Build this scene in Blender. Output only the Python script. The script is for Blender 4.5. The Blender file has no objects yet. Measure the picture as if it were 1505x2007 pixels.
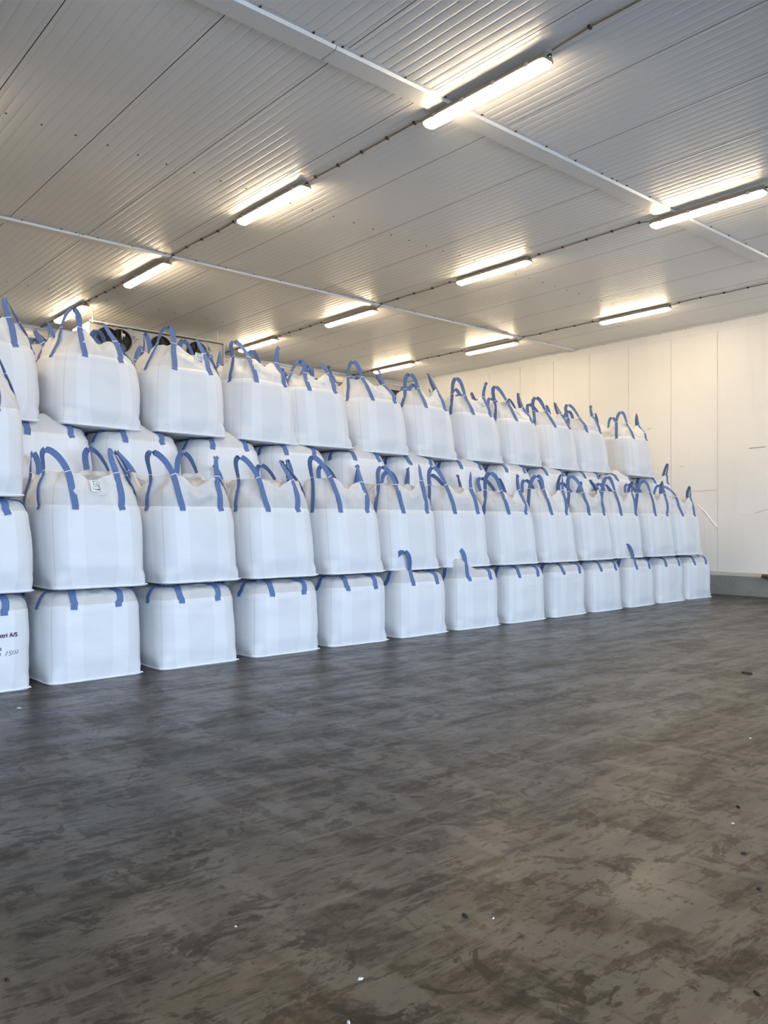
import bpy, bmesh, math, random
import numpy as np
from mathutils import Vector, Matrix, noise
from mathutils.bvhtree import BVHTree

S = bpy.context.scene
COL = S.collection
PI = math.pi
# ---------------------------------------------------------------- camera
YAW = math.atan2(1828.5, 1584.0)
FWD = Vector((math.cos(YAW), math.sin(YAW), 0))
cam_d = bpy.data.cameras.new('camera')
cam = bpy.data.objects.new('camera', cam_d); COL.objects.link(cam)
cam.location = (0, 0, 1.5)
cam.rotation_euler = (PI/2, 0, YAW - PI/2)
cam_d.sensor_fit = 'VERTICAL'; cam_d.sensor_height = 24.0
cam_d.lens = 24.0*1584.0/2007.0
cam_d.shift_y = 21.5/2007.0
cam_d.clip_start = 0.05; cam_d.clip_end = 300
S.camera = cam
# ---------------------------------------------------------------- light
SKY = (0.60, 0.77, 1.0); SKY_STRENGTH = 9.9
LAMP = (1.0, 0.79, 0.52); LAMP_STRENGTH = 63.0
EXPOSURE = 0.0
w = bpy.data.worlds.new('sky'); S.world = w; w.use_nodes = True
bgn = w.node_tree.nodes['Background']
bgn.inputs[0].default_value = (*SKY, 1); bgn.inputs[1].default_value = SKY_STRENGTH
# the big loading gate behind the camera: opening in wall_front, daylight portal
GX0, GX1, GZ, GY = -10.0, 14.5, 4.7, -9.0
pd = bpy.data.lights.new('daylight_portal', 'AREA'); pd.shape = 'RECTANGLE'
pd.size = GX1-GX0; pd.size_y = GZ; pd.cycles.is_portal = True
po = bpy.data.objects.new('daylight_portal', pd); COL.objects.link(po)
po.location = ((GX0+GX1)/2, GY-0.05, GZ/2); po.rotation_euler = (PI/2, 0, 0)
S.view_settings.view_transform = 'Standard'; S.view_settings.look = 'None'
S.view_settings.exposure = EXPOSURE; S.view_settings.gamma = 1.0
S.view_settings.use_curve_mapping = False
S.cycles.sample_clamp_indirect = 6.0
S.cycles.max_bounces = 10; S.cycles.diffuse_bounces = 5; S.cycles.glossy_bounces = 4
S.cycles.caustics_reflective = False; S.cycles.caustics_refractive = False

# ---------------------------------------------------------------- materials
def mat(name, col, rough=0.6, metal=0.0, spec=0.5):
    m = bpy.data.materials.new(name); m.use_nodes = True
    b = m.node_tree.nodes['Principled BSDF']
    b.inputs['Base Color'].default_value = (*col, 1); b.inputs['Roughness'].default_value = rough
    b.inputs['Metallic'].default_value = metal; b.inputs['Specular IOR Level'].default_value = spec
    return m
class NT:
    def __init__(s, m): s.t = m.node_tree; s.b = s.t.nodes['Principled BSDF']; s.out = s.t.nodes['Material Output']
    def n(s, typ, **k):
        x = s.t.nodes.new(typ)
        for a, v in k.items(): setattr(x, a, v)
        return x
    def l(s, a, b): s.t.links.new(a, b)
    def noise(s, vec, scale, detail=4, rough=0.55, dist=0.0):
        x = s.n('ShaderNodeTexNoise'); x.inputs['Scale'].default_value = scale
        x.inputs['Detail'].default_value = detail; x.inputs['Roughness'].default_value = rough
        x.inputs['Distortion'].default_value = dist
        if vec is not None: s.l(vec, x.inputs['Vector'])
        return x
    def ramp(s, fac, stops):
        r = s.n('ShaderNodeValToRGB'); e = r.color_ramp.elements
        while len(e) > 1: e.remove(e[0])
        for i, (p, c) in enumerate(stops):
            el = e[0] if i == 0 else e.new(p)
            el.position = p; el.color = (c, c, c, 1) if not isinstance(c, tuple) else (*c, 1)
        s.l(fac, r.inputs[0]); return r
    def mix(s, fac, a, b, mode='MIX'):
        x = s.n('ShaderNodeMix', data_type='RGBA', blend_type=mode)
        for sock, v in ((x.inputs[0], fac), (x.inputs[6], a), (x.inputs[7], b)):
            if hasattr(v, 'is_output'): s.l(v, sock)
            elif isinstance(v, tuple): sock.default_value = (*v, 1)
            else: sock.default_value = v
        return x.outputs[2]
    def mathn(s, op, a, b=None):
        x = s.n('ShaderNodeMath', operation=op)
        for i, v in enumerate((a, b)):
            if v is None: continue
            if hasattr(v, 'is_output'): s.l(v, x.inputs[i])
            else: x.inputs[i].default_value = v
        return x.outputs[0]
    def mapping(s, vec, sc, rot=(0, 0, 0)):
        x = s.n('ShaderNodeMapping'); x.inputs['Scale'].default_value = sc
        x.inputs['Rotation'].default_value = rot; s.l(vec, x.inputs['Vector']); return x.outputs[0]
    def bump(s, h, strength, dist=0.01):
        x = s.n('ShaderNodeBump'); x.inputs['Strength'].default_value = strength
        x.inputs['Distance'].default_value = dist; s.l(h, x.inputs['Height'])
        s.l(x.outputs[0], s.b.inputs['Normal']); return x

# painted ceiling sheet
M_CEIL = mat('ceiling_paint', (0.72, 0.72, 0.71), 0.30, 0, 0.5)
q = NT(M_CEIL); tc = q.n('ShaderNodeTexCoord')
nz = q.noise(tc.outputs['Object'], 0.25, 3)
q.l(q.ramp(nz.outputs[0], [(0.3, (0.84, 0.84, 0.83)), (0.7, (0.87, 0.87, 0.86))]).outputs[0], q.b.inputs['Base Color'])
M_GAPSHADE = mat('panel_gap_and_shade_line', (0.10, 0.09, 0.08), 0.8)
M_SCREW = mat('screw_head', (0.03, 0.025, 0.02), 0.5)
M_TRIM = mat('trim_paint', (0.80, 0.80, 0.79), 0.35)
# wall panels
M_WALL = mat('wall_paint', (0.80, 0.79, 0.77), 0.38, 0, 0.45)
q = NT(M_WALL); tc = q.n('ShaderNodeTexCoord')
n1 = q.noise(tc.outputs['Object'], 0.8, 6, 0.6)
n2 = q.noise(q.mapping(tc.outputs['Object'], (5, 5, 0.25)), 1.5, 4)
c = q.mix(q.ramp(n1.outputs[0], [(0.35, 0.0), (0.75, 1.0)]).outputs[0], (0.90, 0.89, 0.87), (0.86, 0.85, 0.82))
c = q.mix(q.ramp(n2.outputs[0], [(0.55, 0.0), (0.85, 0.22)]).outputs[0], c, (0.72, 0.72, 0.70))
q.l(c, q.b.inputs['Base Color']); q.bump(n1.outputs[0], 0.08, 0.02)
M_WALLGAP = mat('wall_joint', (0.60, 0.57, 0.52), 0.8)
M_DENT = mat('wall_scrape', (0.62, 0.55, 0.45), 0.7)
M_DENTW = mat('wall_scratch_white', (0.9, 0.9, 0.9), 0.5)
# concrete kerb
M_KERB = mat('kerb_concrete', (0.3, 0.31, 0.30), 0.8)
q = NT(M_KERB); tc = q.n('ShaderNodeTexCoord')
n1 = q.noise(tc.outputs['Object'], 2.5, 8, 0.65); n2 = q.noise(tc.outputs['Object'], 14, 5)
c = q.mix(n1.outputs[0], (0.16, 0.17, 0.165), (0.34, 0.34, 0.33))
c = q.mix(q.ramp(n2.outputs[0], [(0.6, 0.0), (0.75, 0.5)]).outputs[0], c, (0.5, 0.5, 0.49))
q.l(c, q.b.inputs['Base Color']); q.bump(n2.outputs[0], 0.3, 0.01)
# floor concrete
M_FLOOR = mat('floor_concrete', (0.12, 0.115, 0.11), 0.5, 0, 0.42)
q = NT(M_FLOOR); tc = q.n('ShaderNodeTexCoord'); oc = tc.outputs['Object']
nA = q.noise(oc, 0.35, 4, 0.55, 0.4)
str1 = q.mapping(oc, (0.5, 2.3, 1), (0, 0, math.radians(32)))
nB = q.noise(str1, 1.6, 9, 0.66, 0.5)
nB2 = q.noise(q.mapping(oc, (1.6, 0.5, 1), (0, 0, math.radians(10))), 1.9, 8, 0.62, 0.3)
nC = q.noise(oc, 9.0, 8, 0.7)
nD = q.noise(oc, 2.3, 10, 0.74, 0.6)
c = q.mix(q.ramp(nA.outputs[0], [(0.35, 0.0), (0.65, 1.0)]).outputs[0], (0.0382, 0.0311, 0.0216), (0.0589, 0.0523, 0.0416))
c = q.mix(q.ramp(nB.outputs[0], [(0.46, 0.0), (0.58, 0.8)]).outputs[0], c, (0.0234, 0.0182, 0.0121))
c = q.mix(q.ramp(nB2.outputs[0], [(0.50, 0.0), (0.57, 0.8)]).outputs[0], c, (0.0797, 0.0725, 0.0615))
c = q.mix(q.ramp(nD.outputs[0], [(0.535, 0.0), (0.565, 0.85)]).outputs[0], c, (0.0148, 0.0113, 0.0075))
c = q.mix(q.ramp(nC.outputs[0], [(0.45, 0.0), (0.62, 0.5)]).outputs[0], c, (0.0659, 0.0590, 0.0482))
nE = q.noise(q.mapping(oc, (0.8, 2.4, 1), (0, 0, math.radians(40))), 5.5, 8, 0.7, 0.2)
c = q.mix(q.ramp(nE.outputs[0], [(0.53, 0.0), (0.58, 0.7)]).outputs[0], c, (0.0174, 0.0135, 0.0090))
nF = q.noise(q.mapping(oc, (1.0, 1.8, 1), (0, 0, math.radians(25))), 15.0, 6, 0.7, 0.3)
gF = q.ramp(q.noise(oc, 0.9, 4).outputs[0], [(0.42, 0.15), (0.6, 1.0)])
c = q.mix(q.mathn('MULTIPLY', q.ramp(nF.outputs[0], [(0.56, 0.0), (0.62, 0.8)]).outputs[0], gF.outputs[0]), c, (0.0134, 0.0105, 0.0068))
nG = q.noise(q.mapping(oc, (0.35, 3.2, 1), (0, 0, math.radians(28))), 3.0, 8, 0.75, 0.1)
c = q.mix(q.ramp(nG.outputs[0], [(0.55, 0.0), (0.62, 0.6)]).outputs[0], c, (0.0840, 0.0770, 0.0662))
c = q.mix(q.ramp(q.noise(oc, 3.6, 5, 0.6, 1.2).outputs[0], [(0.62, 0.0), (0.645, 0.8)]).outputs[0], c, (0.0157, 0.0121, 0.0074))
# tyre arcs: thin rings of rubber
for (ax, ay, sc, ph) in ((6.2, 4.4, 1.1, 0.0), (3.0, 7.6, 0.8, 0.35), (9.5, 1.5, 0.9, 0.7)):
    mp = q.n('ShaderNodeMapping'); mp.inputs['Location'].default_value = (-ax, -ay, 0); q.l(oc, mp.inputs['Vector'])
    ln = q.n('ShaderNodeVectorMath', operation='LENGTH'); q.l(mp.outputs[0], ln.inputs[0])
    wob = q.noise(oc, 0.8, 2); dd = q.mathn('ADD', ln.outputs['Value'], q.mathn('MULTIPLY', wob.outputs[0], 0.5))
    fr = q.mathn('FRACT', q.mathn('ADD', q.mathn('MULTIPLY', dd, sc), ph))
    ring = q.ramp(fr, [(0.47, 0.0), (0.485, 1.0), (0.50, 0.2), (0.52, 0.7), (0.53, 0.0)])
    gate = q.ramp(q.noise(oc, 0.55, 3).outputs[0], [(0.52, 0.0), (0.66, 0.5)])
    c = q.mix(q.mathn('MULTIPLY', ring.outputs[0], gate.outputs[0]), c, (0.0139, 0.0110, 0.0083))
# brownish rust stain area
mp = q.n('ShaderNodeMapping'); mp.inputs['Location'].default_value = (-10.6*0.5, -3.9*0.7, 0); mp.inputs['Scale'].default_value = (0.5, 0.7, 1); q.l(oc, mp.inputs['Vector'])
gr = q.n('ShaderNodeTexGradient', gradient_type='SPHERICAL'); q.l(mp.outputs[0], gr.inputs[0])
c = q.mix(q.mathn('MULTIPLY', gr.outputs['Fac'], q.mathn('MULTIPLY', nB.outputs[0], 1.3)), c, (0.0737, 0.0438, 0.0166))
q.l(c, q.b.inputs['Base Color'])
lum = q.n('ShaderNodeRGBToBW'); q.l(c, lum.inputs[0])
mr = q.n('ShaderNodeMapRange'); q.l(lum.outputs[0], mr.inputs[0])
for ix, vv in ((1, 0.010), (2, 0.058), (3, 0.14), (4, 0.55)): mr.inputs[ix].default_value = vv
q.l(mr.outputs[0], q.b.inputs['Specular IOR Level'])
rr = q.ramp(nB.outputs[0], [(0.38, 0.30), (0.62, 0.44)])
q.l(rr.outputs[0], q.b.inputs['Roughness'])
hh = q.mathn('ADD', nC.outputs[0], q.mathn('MULTIPLY', nD.outputs[0], 1.2))
q.bump(hh, 0.06, 0.01)
M_GROUND = mat('pale_yard_bounce', (0.18, 0.18, 0.18), 0.9)
q = NT(M_GROUND); tc = q.n('ShaderNodeTexCoord')
q.l(q.ramp(q.noise(tc.outputs['Object'], 6, 6).outputs[0], [(0.3, 0.42), (0.7, 0.5)]).outputs[0], q.b.inputs['Base Color'])  # unseen ground outside, made pale to bounce daylight into the hall

# bag fabric: woven polypropylene. UV.x = distance from vertical corner seam, UV.y = height
def fabric(name, transl, base):
    m = mat(name, base, 0.42, 0, 0.35); q = NT(m)
    uv = q.n('ShaderNodeUVMap'); sp = q.n('ShaderNodeSeparateXYZ'); q.l(uv.outputs[0], sp.inputs[0])
    tc = q.n('ShaderNodeTexCoord'); oc = tc.outputs['Object']
    lo = tuple(v*0.955 for v in base); hi = tuple(min(1, v*1.03) for v in base)
    band = q.ramp(sp.outputs[0], [(0.0, 0.0), (0.17, 0.0), (0.18, 1.0), (0.33, 1.0), (0.34, 0.25), (0.6, 0.25)])
    c = q.mix(band.outputs[0], lo, hi)
    seam = q.ramp(sp.outputs[0], [(0.0, 0.45), (0.006, 0.3), (0.008, 0.0)])
    c = q.mix(seam.outputs[0], c, tuple(v*0.55 for v in base))
    n1 = q.noise(oc, 2.2, 5); c = q.mix(q.ramp(n1.outputs[0], [(0.5, 0.0), (0.8, 0.18)]).outputs[0], c, tuple(v*0.8 for v in base))
    q.l(c, q.b.inputs['Base Color'])
    wv = q.noise(q.mapping(oc, (1.0, 1.0, 14.0)), 1.6, 3)
    wf = q.noise(q.mapping(oc, (60, 60, 60)), 3.0, 2)
    q.bump(q.mathn('ADD', wv.outputs[0], q.mathn('MULTIPLY', wf.outputs[0], 0.25)), 0.22, 0.006)
    if transl > 0:
        tr = q.n('ShaderNodeBsdfTranslucent'); q.l(c, tr.inputs[0])
        mx = q.n('ShaderNodeMixShader'); mx.inputs[0].default_value = transl
        q.l(q.b.outputs[0], mx.inputs[1]); q.l(tr.outputs[0], mx.inputs[2]); q.l(mx.outputs[0], q.out.inputs[0])
    return m
M_BAG = fabric('woven_bag', 0.0, (0.80, 0.81, 0.83))
M_SKIRT = fabric('thin_woven_skirt', 0.28, (0.86, 0.86, 0.86))
M_HEM = mat('hem_tape', (0.88, 0.89, 0.90), 0.6)
M_BLUE = mat('blue_webbing', (0.105, 0.185, 0.44), 0.7, 0, 0.3)
q = NT(M_BLUE); uv = q.n('ShaderNodeUVMap'); sp = q.n('ShaderNodeSeparateXYZ'); q.l(uv.outputs[0], sp.inputs[0])
sw = q.mathn('SINE', q.mathn('MULTIPLY', sp.outputs[0], 6*PI))
q.l(q.mix(q.ramp(sw, [(0.2, 0.0), (0.95, 0.5)]).outputs[0], (0.105, 0.175, 0.38), (0.17, 0.27, 0.51)), q.b.inputs['Base Color'])
M_STITCH = mat('white_stitching', (0.85, 0.85, 0.87), 0.7)
M_LINER = mat('clear_liner', (0.85, 0.87, 0.9), 0.12, 0, 0.7)
q = NT(M_LINER); tc = q.n('ShaderNodeTexCoord')
q.b.inputs['Transmission Weight'].default_value = 0.35
q.bump(q.noise(tc.outputs['Object'], 14, 4, 0.6, 1.0).outputs[0], 0.8, 0.03)
M_TAG = mat('white_tag', (0.85, 0.85, 0.82), 0.6)
M_INK = mat('dark_ink', (0.012, 0.014, 0.03), 0.6)
M_INKP = mat('purple_ink', (0.07, 0.012, 0.06), 0.6)
M_PEN = mat('blue_marker', (0.05, 0.07, 0.16), 0.6)
M_METAL = mat('painted_casing', (0.62, 0.58, 0.50), 0.4, 0.2)
M_GALV = mat('galvanised_steel', (0.5, 0.5, 0.48), 0.35, 0.8)
M_BLACK = mat('black_plastic', (0.012, 0.012, 0.012), 0.35)
M_HOUS = mat('lamp_housing', (0.30, 0.27, 0.23), 0.55)
M_CABLE = mat('beige_cable', (0.26, 0.20, 0.13), 0.6)
M_PIPE = mat('white_pipe', (0.7, 0.68, 0.62), 0.4)
M_WOOD = mat('weathered_wood', (0.10, 0.07, 0.045), 0.75)
M_EMIT = bpy.data.materials.new('lit_diffuser'); M_EMIT.use_nodes = True
q = NT(M_EMIT); q.b.inputs['Base Color'].default_value = (0.9, 0.88, 0.82, 1); q.b.inputs['Roughness'].default_value = 0.3
q.b.inputs['Emission Color'].default_value = (*LAMP, 1); q.b.inputs['Emission Strength'].default_value = LAMP_STRENGTH
M_EDGE = mat('diffuser_end', (0.85, 0.80, 0.68), 0.25)
NT(M_EDGE).b.inputs['Transmission Weight'].default_value = 0.5
NT(M_EDGE).b.inputs['Emission Color'].default_value = (*LAMP, 1); NT(M_EDGE).b.inputs['Emission Strength'].default_value = 1.2

# ---------------------------------------------------------------- mesh helpers
def link(name, me, parent=None):
    o = bpy.data.objects.new(name, me); COL.objects.link(o)
    if parent: o.parent = parent
    return o
def mesh(name, verts, faces, mats, parent=None, smooth=False, midx=None, uvs=None):
    me = bpy.data.meshes.new(name)
    me.from_pydata([tuple(map(float, v)) for v in verts], [], faces)
    for m in (mats if isinstance(mats, (list, tuple)) else [mats]): me.materials.append(m)
    if midx: me.polygons.foreach_set('material_index', midx)
    if smooth: me.polygons.foreach_set('use_smooth', [True]*len(me.polygons))
    if uvs is not None:
        ul = me.uv_layers.new(name='UVMap'); li = np.empty(len(me.loops), dtype=np.int32)
        me.loops.foreach_get('vertex_index', li); ul.data.foreach_set('uv', np.asarray(uvs, dtype=np.float32)[li].ravel())
    me.update(); return link(name, me, parent)
def thing(name, label, cat, loc=(0, 0, 0), rz=0, group=None):
    o = bpy.data.objects.new(name, None); COL.objects.link(o)
    o.location = loc; o.rotation_euler = (0, 0, rz); o['label'] = label; o['category'] = cat
    if group: o['group'] = group
    return o
def tag(o, label, cat, group=None):
    o['label'] = label; o['category'] = cat
    if group: o['group'] = group
    return o
def struct(o): o['kind'] = 'structure'; return o
class MB:
    def __init__(s): s.v = []; s.f = []; s.m = []
    def add(s, vs, fs, mi=0):
        o = len(s.v); s.v += [tuple(v) for v in vs]
        s.f += [tuple(i+o for i in f) for f in fs]; s.m += [mi]*len(fs)
    def box(s, a, b, mi=0):
        x0, y0, z0 = a; x1, y1, z1 = b
        s.add([(x0,y0,z0),(x1,y0,z0),(x1,y1,z0),(x0,y1,z0),(x0,y0,z1),(x1,y0,z1),(x1,y1,z1),(x0,y1,z1)],
              [(0,3,2,1),(4,5,6,7),(0,1,5,4),(1,2,6,5),(2,3,7,6),(3,0,4,7)], mi)
    def quad(s, pts, mi=0): s.add(pts, [(0, 1, 2, 3)], mi)
    def tube(s, pts, r, n=8, mi=0, cap=True):
        pts = [Vector(p) for p in pts]; vs = []; up = Vector((0, 0, 1))
        rr = r if isinstance(r, (list, tuple)) else [r]*len(pts)
        for i, p in enumerate(pts):
            t = (pts[min(i+1, len(pts)-1)]-pts[max(i-1, 0)]).normalized()
            a = t.cross(up if abs(t.z) < 0.95 else Vector((1, 0, 0))).normalized(); b = t.cross(a)
            vs += [p + (a*math.cos(2*PI*k/n) + b*math.sin(2*PI*k/n))*rr[i] for k in range(n)]
        fs = [(i*n+k, i*n+(k+1) % n, (i+1)*n+(k+1) % n, (i+1)*n+k) for i in range(len(pts)-1) for k in range(n)]
        if cap: fs += [tuple(range(n))[::-1], tuple((len(pts)-1)*n+k for k in range(n))]
        s.add(vs, fs, mi)
    def disc(s, c, r, nrm, th=0.004, n=10, mi=0):
        c = Vector(c); s.tube([c, c+Vector(nrm)*th], r, n, mi)
    def build(s, name, mats, parent=None, smooth=False): return mesh(name, s.v, s.f, mats, parent, smooth, s.m)
def sm(a, b, x):
    t = min(1.0, max(0.0, (x-a)/(b-a))); return t*t*(3-2*t)
def N(x, y, z, sd): return noise.noise(Vector((x+sd*7.31, y-sd*3.17, z+sd*1.93)))

# ---------------------------------------------------------------- the hall
CZ = 5.76; XW = 16.6; YB = 18.2; XL = -13.0; YF = GY
# floor
b = MB(); b.box((XL-0.3, YF-0.3, -0.2), (XW+0.3, YB+0.3, 0)); struct(b.build('floor', M_FLOOR))
b = MB(); b.quad([(-60, -60, -0.03), (60, -60, -0.03), (60, YF-0.3, -0.03), (-60, YF-0.3, -0.03)]); struct(b.build('yard_ground', M_GROUND))
# ribbed ceiling, ribs run along Y, sheet joints every 1.08 m
def ceiling():
    xs = []; seam0 = 3.43 - 1.08*12; P = 1.08; nr = 10
    prof = []
    x = seam0; k = 0
    while x < XW+0.2:
        # joint: narrow dark slot
        prof.append((x-0.004, CZ, 0)); prof.append((x-0.0035, CZ+0.02, 1)); prof.append((x+0.0035, CZ+0.02, 1)); prof.append((x+0.004, CZ, 1))
        for r in range(nr):
            cx = x + (r+0.5)*P/nr
            hw = 0.013; dp = 0.0035
            if r: prof.append((cx-P/nr/2, CZ-0.0007, 0)); prof.append((cx-P/nr/4, CZ-0.0005, 0))
            for j in range(9):
                u = -1 + 2*j/8
                prof.append((cx+u*hw, CZ + dp*(0.5+0.5*math.cos(PI*u)), 0))
        x += P
    v = []; f = []; mi = []
    for (px, pz, m) in prof: v += [(px, YF-0.2, pz), (px, YB+0.2, pz)]
    for i in range(len(prof)-1):
        f.append((2*i, 2*i+1, 2*i+3, 2*i+2)); mi.append(1 if prof[i+1][2] == 1 and True else 0)
    bb = MB(); bb.add(v, f); bb.m = mi
    for (sy, x0, x1) in ((8.93, 2.17, 5.5), (8.95, 6.1, 10.1), (8.97, 10.4, 14.3), (15.12, 2.5, 5.7), (15.15, 6.1, 10.0), (15.27, 10.4, 14.4)):
        xx = x0
        while xx < x1:
            bb.disc((xx, sy+random.uniform(-.01, .01), CZ+0.002), 0.011, (0, 0, -1), 0.008, 8, 2); xx += 0.36
    o = bb.build('ceiling', [M_CEIL, M_GAPSHADE, M_SCREW])
    for p in o.data.polygons: p.use_smooth = p.material_index == 0
    o.data.set_sharp_from_angle(angle=math.radians(40))
    return struct(o)
random.seed(4); ceiling()
b = MB(); b.box((XL-0.3, YF-0.3, CZ+0.05), (XW+0.3, YB+0.3, CZ+0.2)); struct(b.build('roof_slab', M_CEIL))  # unseen roof slab lying over the ceiling sheet, not a trim
def beam(name, y0, y1, drop):
    b = MB(); x = XL; L = 4.32; x = 3.43-4.32*3+0.97
    while x < XW:
        x1 = min(x+L-0.006, XW)
        pr = [(y0-0.035, CZ-0.002), (y0, CZ-0.004), (y0+0.012, CZ-drop), (y1-0.012, CZ-drop), (y1, CZ-0.004), (y1+0.02, CZ-0.002)]
        vs = [(x, a, z) for a, z in pr] + [(x1, a, z) for a, z in pr]
        b.add(vs, [(i, i+1, i+7, i+6) for i in range(5)])
        for xx in [x+0.05] + [x+0.27+0.54*k for k in range(8)] + [x1-0.05]:
            if xx < x1:
                b.disc((xx, y0-0.02, CZ-0.002), 0.012, (0, 0, -1), 0.008, 8, 1); b.disc((xx, y1+0.008, CZ-0.002), 0.012, (0, 0, -1), 0.01, 8, 1)
        b.box((x, y1+0.0195, CZ-0.006), (x1, y1+0.028, CZ+0.001), 2)  # dark strip that paints a shadow line along the trim's far edge
        x += L
    o = b.build(name, [M_TRIM, M_SCREW, M_GAPSHADE]); return struct(o)
beam('trim_1', 5.72, 5.96, 0.035); beam('trim_2', 11.93, 12.12, 0.035)
# right wall with joints
def panel_wall(name, x):
    b = MB(); ys = [YF]; y = 8.34-1.072*12
    z0 = 0.45
    joints = []
    while y < YB:
        if y > YF+0.1: joints.append(y)
        y += 1.072
    prev = YF
    for y in joints+[YB]:
        b.quad([(x, prev, z0), (x, y-0.004, z0), (x, y-0.004, CZ+0.03), (x, prev, CZ+0.03)])
        if y < YB:
            b.quad([(x, y-0.004, z0), (x+0.012, y, z0), (x+0.012, y, CZ+0.03), (x, y-0.004, CZ+0.03)], 1)
            b.quad([(x+0.012, y, z0), (x, y+0.004, z0), (x, y+0.004, CZ+0.03), (x+0.012, y, CZ+0.03)], 1)
        prev = y+0.004
    b.box((x+0.013, YF-0.2, 0), (x+0.25, YB+0.25, CZ+0.1))
    # scrapes and dents
    def strip(pts, r, mi):
        b.tube([(x-0.001, a, z) for a, z in pts], r, 6, mi)
    strip([(8.79, 1.89), (8.6, 1.72), (8.45, 1.52), (8.34, 1.40)], 0.016, 3)
    strip([(8.91, 2.195), (8.7, 2.19), (8.5, 2.205), (8.37, 2.20)], 0.007, 2)
    strip([(7.67, 3.045), (7.5, 3.05), (7.34, 3.05)], 0.013, 2)
    strip([(7.87, 1.68), (7.72, 1.69), (7.6, 1.68)], 0.006, 3); strip([(7.55, 1.70), (7.4, 1.75), (7.22, 1.78)], 0.006, 2)
    strip([(7.63, 1.58), (7.57, 1.54)], 0.006, 3)
    strip([(10.0, 3.62), (9.9, 3.66)], 0.008, 2); strip([(9.2, 2.75), (9.1, 2.74)], 0.006, 2)
    return struct(b.build(name, [M_WALL, M_WALLGAP, M_DENT, M_DENTW]))
panel_wall('wall_right', XW)
b = MB(); b.box((XL-0.3, YB, 0), (XW+0.3, YB+0.2, CZ+0.1)); struct(b.build('wall_back', M_WALL))
b = MB(); b.box((XL-0.3, YF-0.3, 0), (XL, YB+0.3, CZ+0.1)); struct(b.build('wall_left', M_WALL))
b = MB(); b.box((XL-0.3, YF-0.25, 0), (GX0, YF, CZ+0.1)); b.box((GX1, YF-0.25, 0), (XW+0.3, YF, CZ+0.1)); b.box((GX0, YF-0.25, GZ), (GX1, YF, CZ+0.1))
struct(b.build('wall_front', M_WALL))
# top trims
b = MB(); b.box((XW-0.012, YF, CZ-0.18), (XW+0.01, YB, CZ-0.001)); b.box((XW-0.05, YF, CZ-0.012), (XW, YB, CZ-0.001))
y = -4.0
while y < YB:
    b.disc((XW-0.035, y, CZ-0.013), 0.01, (0, 0, -1), 0.006, 8, 1)
    if int(y*1.7) % 2: b.disc((XW-0.035, y+0.08, CZ-0.013), 0.01, (0, 0, -1), 0.006, 8, 1)
    y += 0.72
struct(b.build('trim_3', [M_WALL, M_SCREW]))
b = MB(); b.box((XL, YB-0.06, CZ-0.05), (XW, YB, CZ-0.001)); b.box((XL, YB-0.10, CZ-0.012), (XW, YB, CZ-0.001)); struct(b.build('trim_4', M_TRIM))
# kerb
b = MB(); b.box((XW-0.10, YF, 0), (XW+0.02, YB, 0.40)); b.add([(XW-0.10, YF, 0.40), (XW-0.10, YB, 0.40), (XW, YB, 0.47), (XW, YF, 0.47)], [(0, 1, 2, 3)], 1)
struct(b.build('baseboard_right', [M_KERB, mat('kerb_bevel', (0.40, 0.40, 0.385), 0.8)]))

# ---------------------------------------------------------------- strip lights
def make_lamp():
    root = thing('strip_light', '', 'ceiling light')
    L = 1.57/2; z0 = 0.0
    def prism(pr, y0, y1):
        n = len(pr); return [(x, y0, z) for x, z in pr]+[(x, y1, z) for x, z in pr], [(i, (i+1) % n, n+(i+1) % n, n+i) for i in range(n)]+[tuple(range(n))[::-1], tuple(range(n, 2*n))]
    h = MB(); pr = [(-0.045, -0.0), (-0.075, -0.055), (-0.083, -0.058), (-0.083, -0.070), (0.083, -0.070), (0.083, -0.058), (0.075, -0.055), (0.045, -0.0)]
    vs, fs = prism(pr, -L, L); h.add(vs, fs)
    o = h.build('housing', M_HOUS, root)
    o.modifiers.new('bevel', 'BEVEL').width = 0.005
    def dsec(sc, zz=1.0): 
        pts = []
        for k in range(13):
            a = PI + PI*k/12
            pts.append((0.076*sc*math.copysign(abs(math.cos(a))**0.6, math.cos(a)), -0.068 + 0.052*zz*math.copysign(abs(math.sin(a))**0.8, math.sin(a))))
        return pts
    d = MB(); ys = [-L+0.045, L-0.045]; s0 = dsec(1); n = 13
    vs = [(x, y, z) for y in ys for x, z in s0]; fs = [(i, i+1, n+i+1, n+i) for i in range(n-1)]+[(0, n, 2*n-1, n-1)]
    d.add(vs, fs); d.build('diffuser', M_EMIT, root, True)
    for sgn in (-1, 1):
        e = MB(); ss = [dsec(1), dsec(0.95, 0.85), dsec(0.75, 0.4)]; yy = [L-0.045, L-0.018, L-0.002]
        vs = [(x, sgn*y, z) for y, sc in zip(yy, ss) for x, z in sc]
        fs = [(j*n+i, j*n+i+1, (j+1)*n+i+1, (j+1)*n+i) for j in range(2) for i in range(n-1)]+[tuple(range(2*n, 3*n))]
        if sgn > 0: fs = [f[::-1] for f in fs]
        e.add(vs, fs); e.build('diffuser_end', M_EDGE, root, True)
    for sx in (-1, 1):
        for yy in (-0.6, -0.2, 0.2, 0.6):
            c = MB(); c.box((sx*0.083-0.006, yy-0.022, -0.083), (sx*0.083+0.006, yy+0.022, -0.045)); c.build('clip', M_GALV, root)
    for sg in (-1, 1):
        g = MB(); g.tube([(0, sg*(L-0.005), -0.035), (0, sg*(L+0.03), -0.035)], 0.014, 8); g.build('cable_gland', M_BLACK, root)
    return root
def children(o): return [c for c in bpy.data.objects if c.parent == o]
def dup(root, kids):
    r = root.copy(); COL.objects.link(r)
    for ch in kids:
        c = ch.copy(); COL.objects.link(c); c.parent = r
    return r
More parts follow.
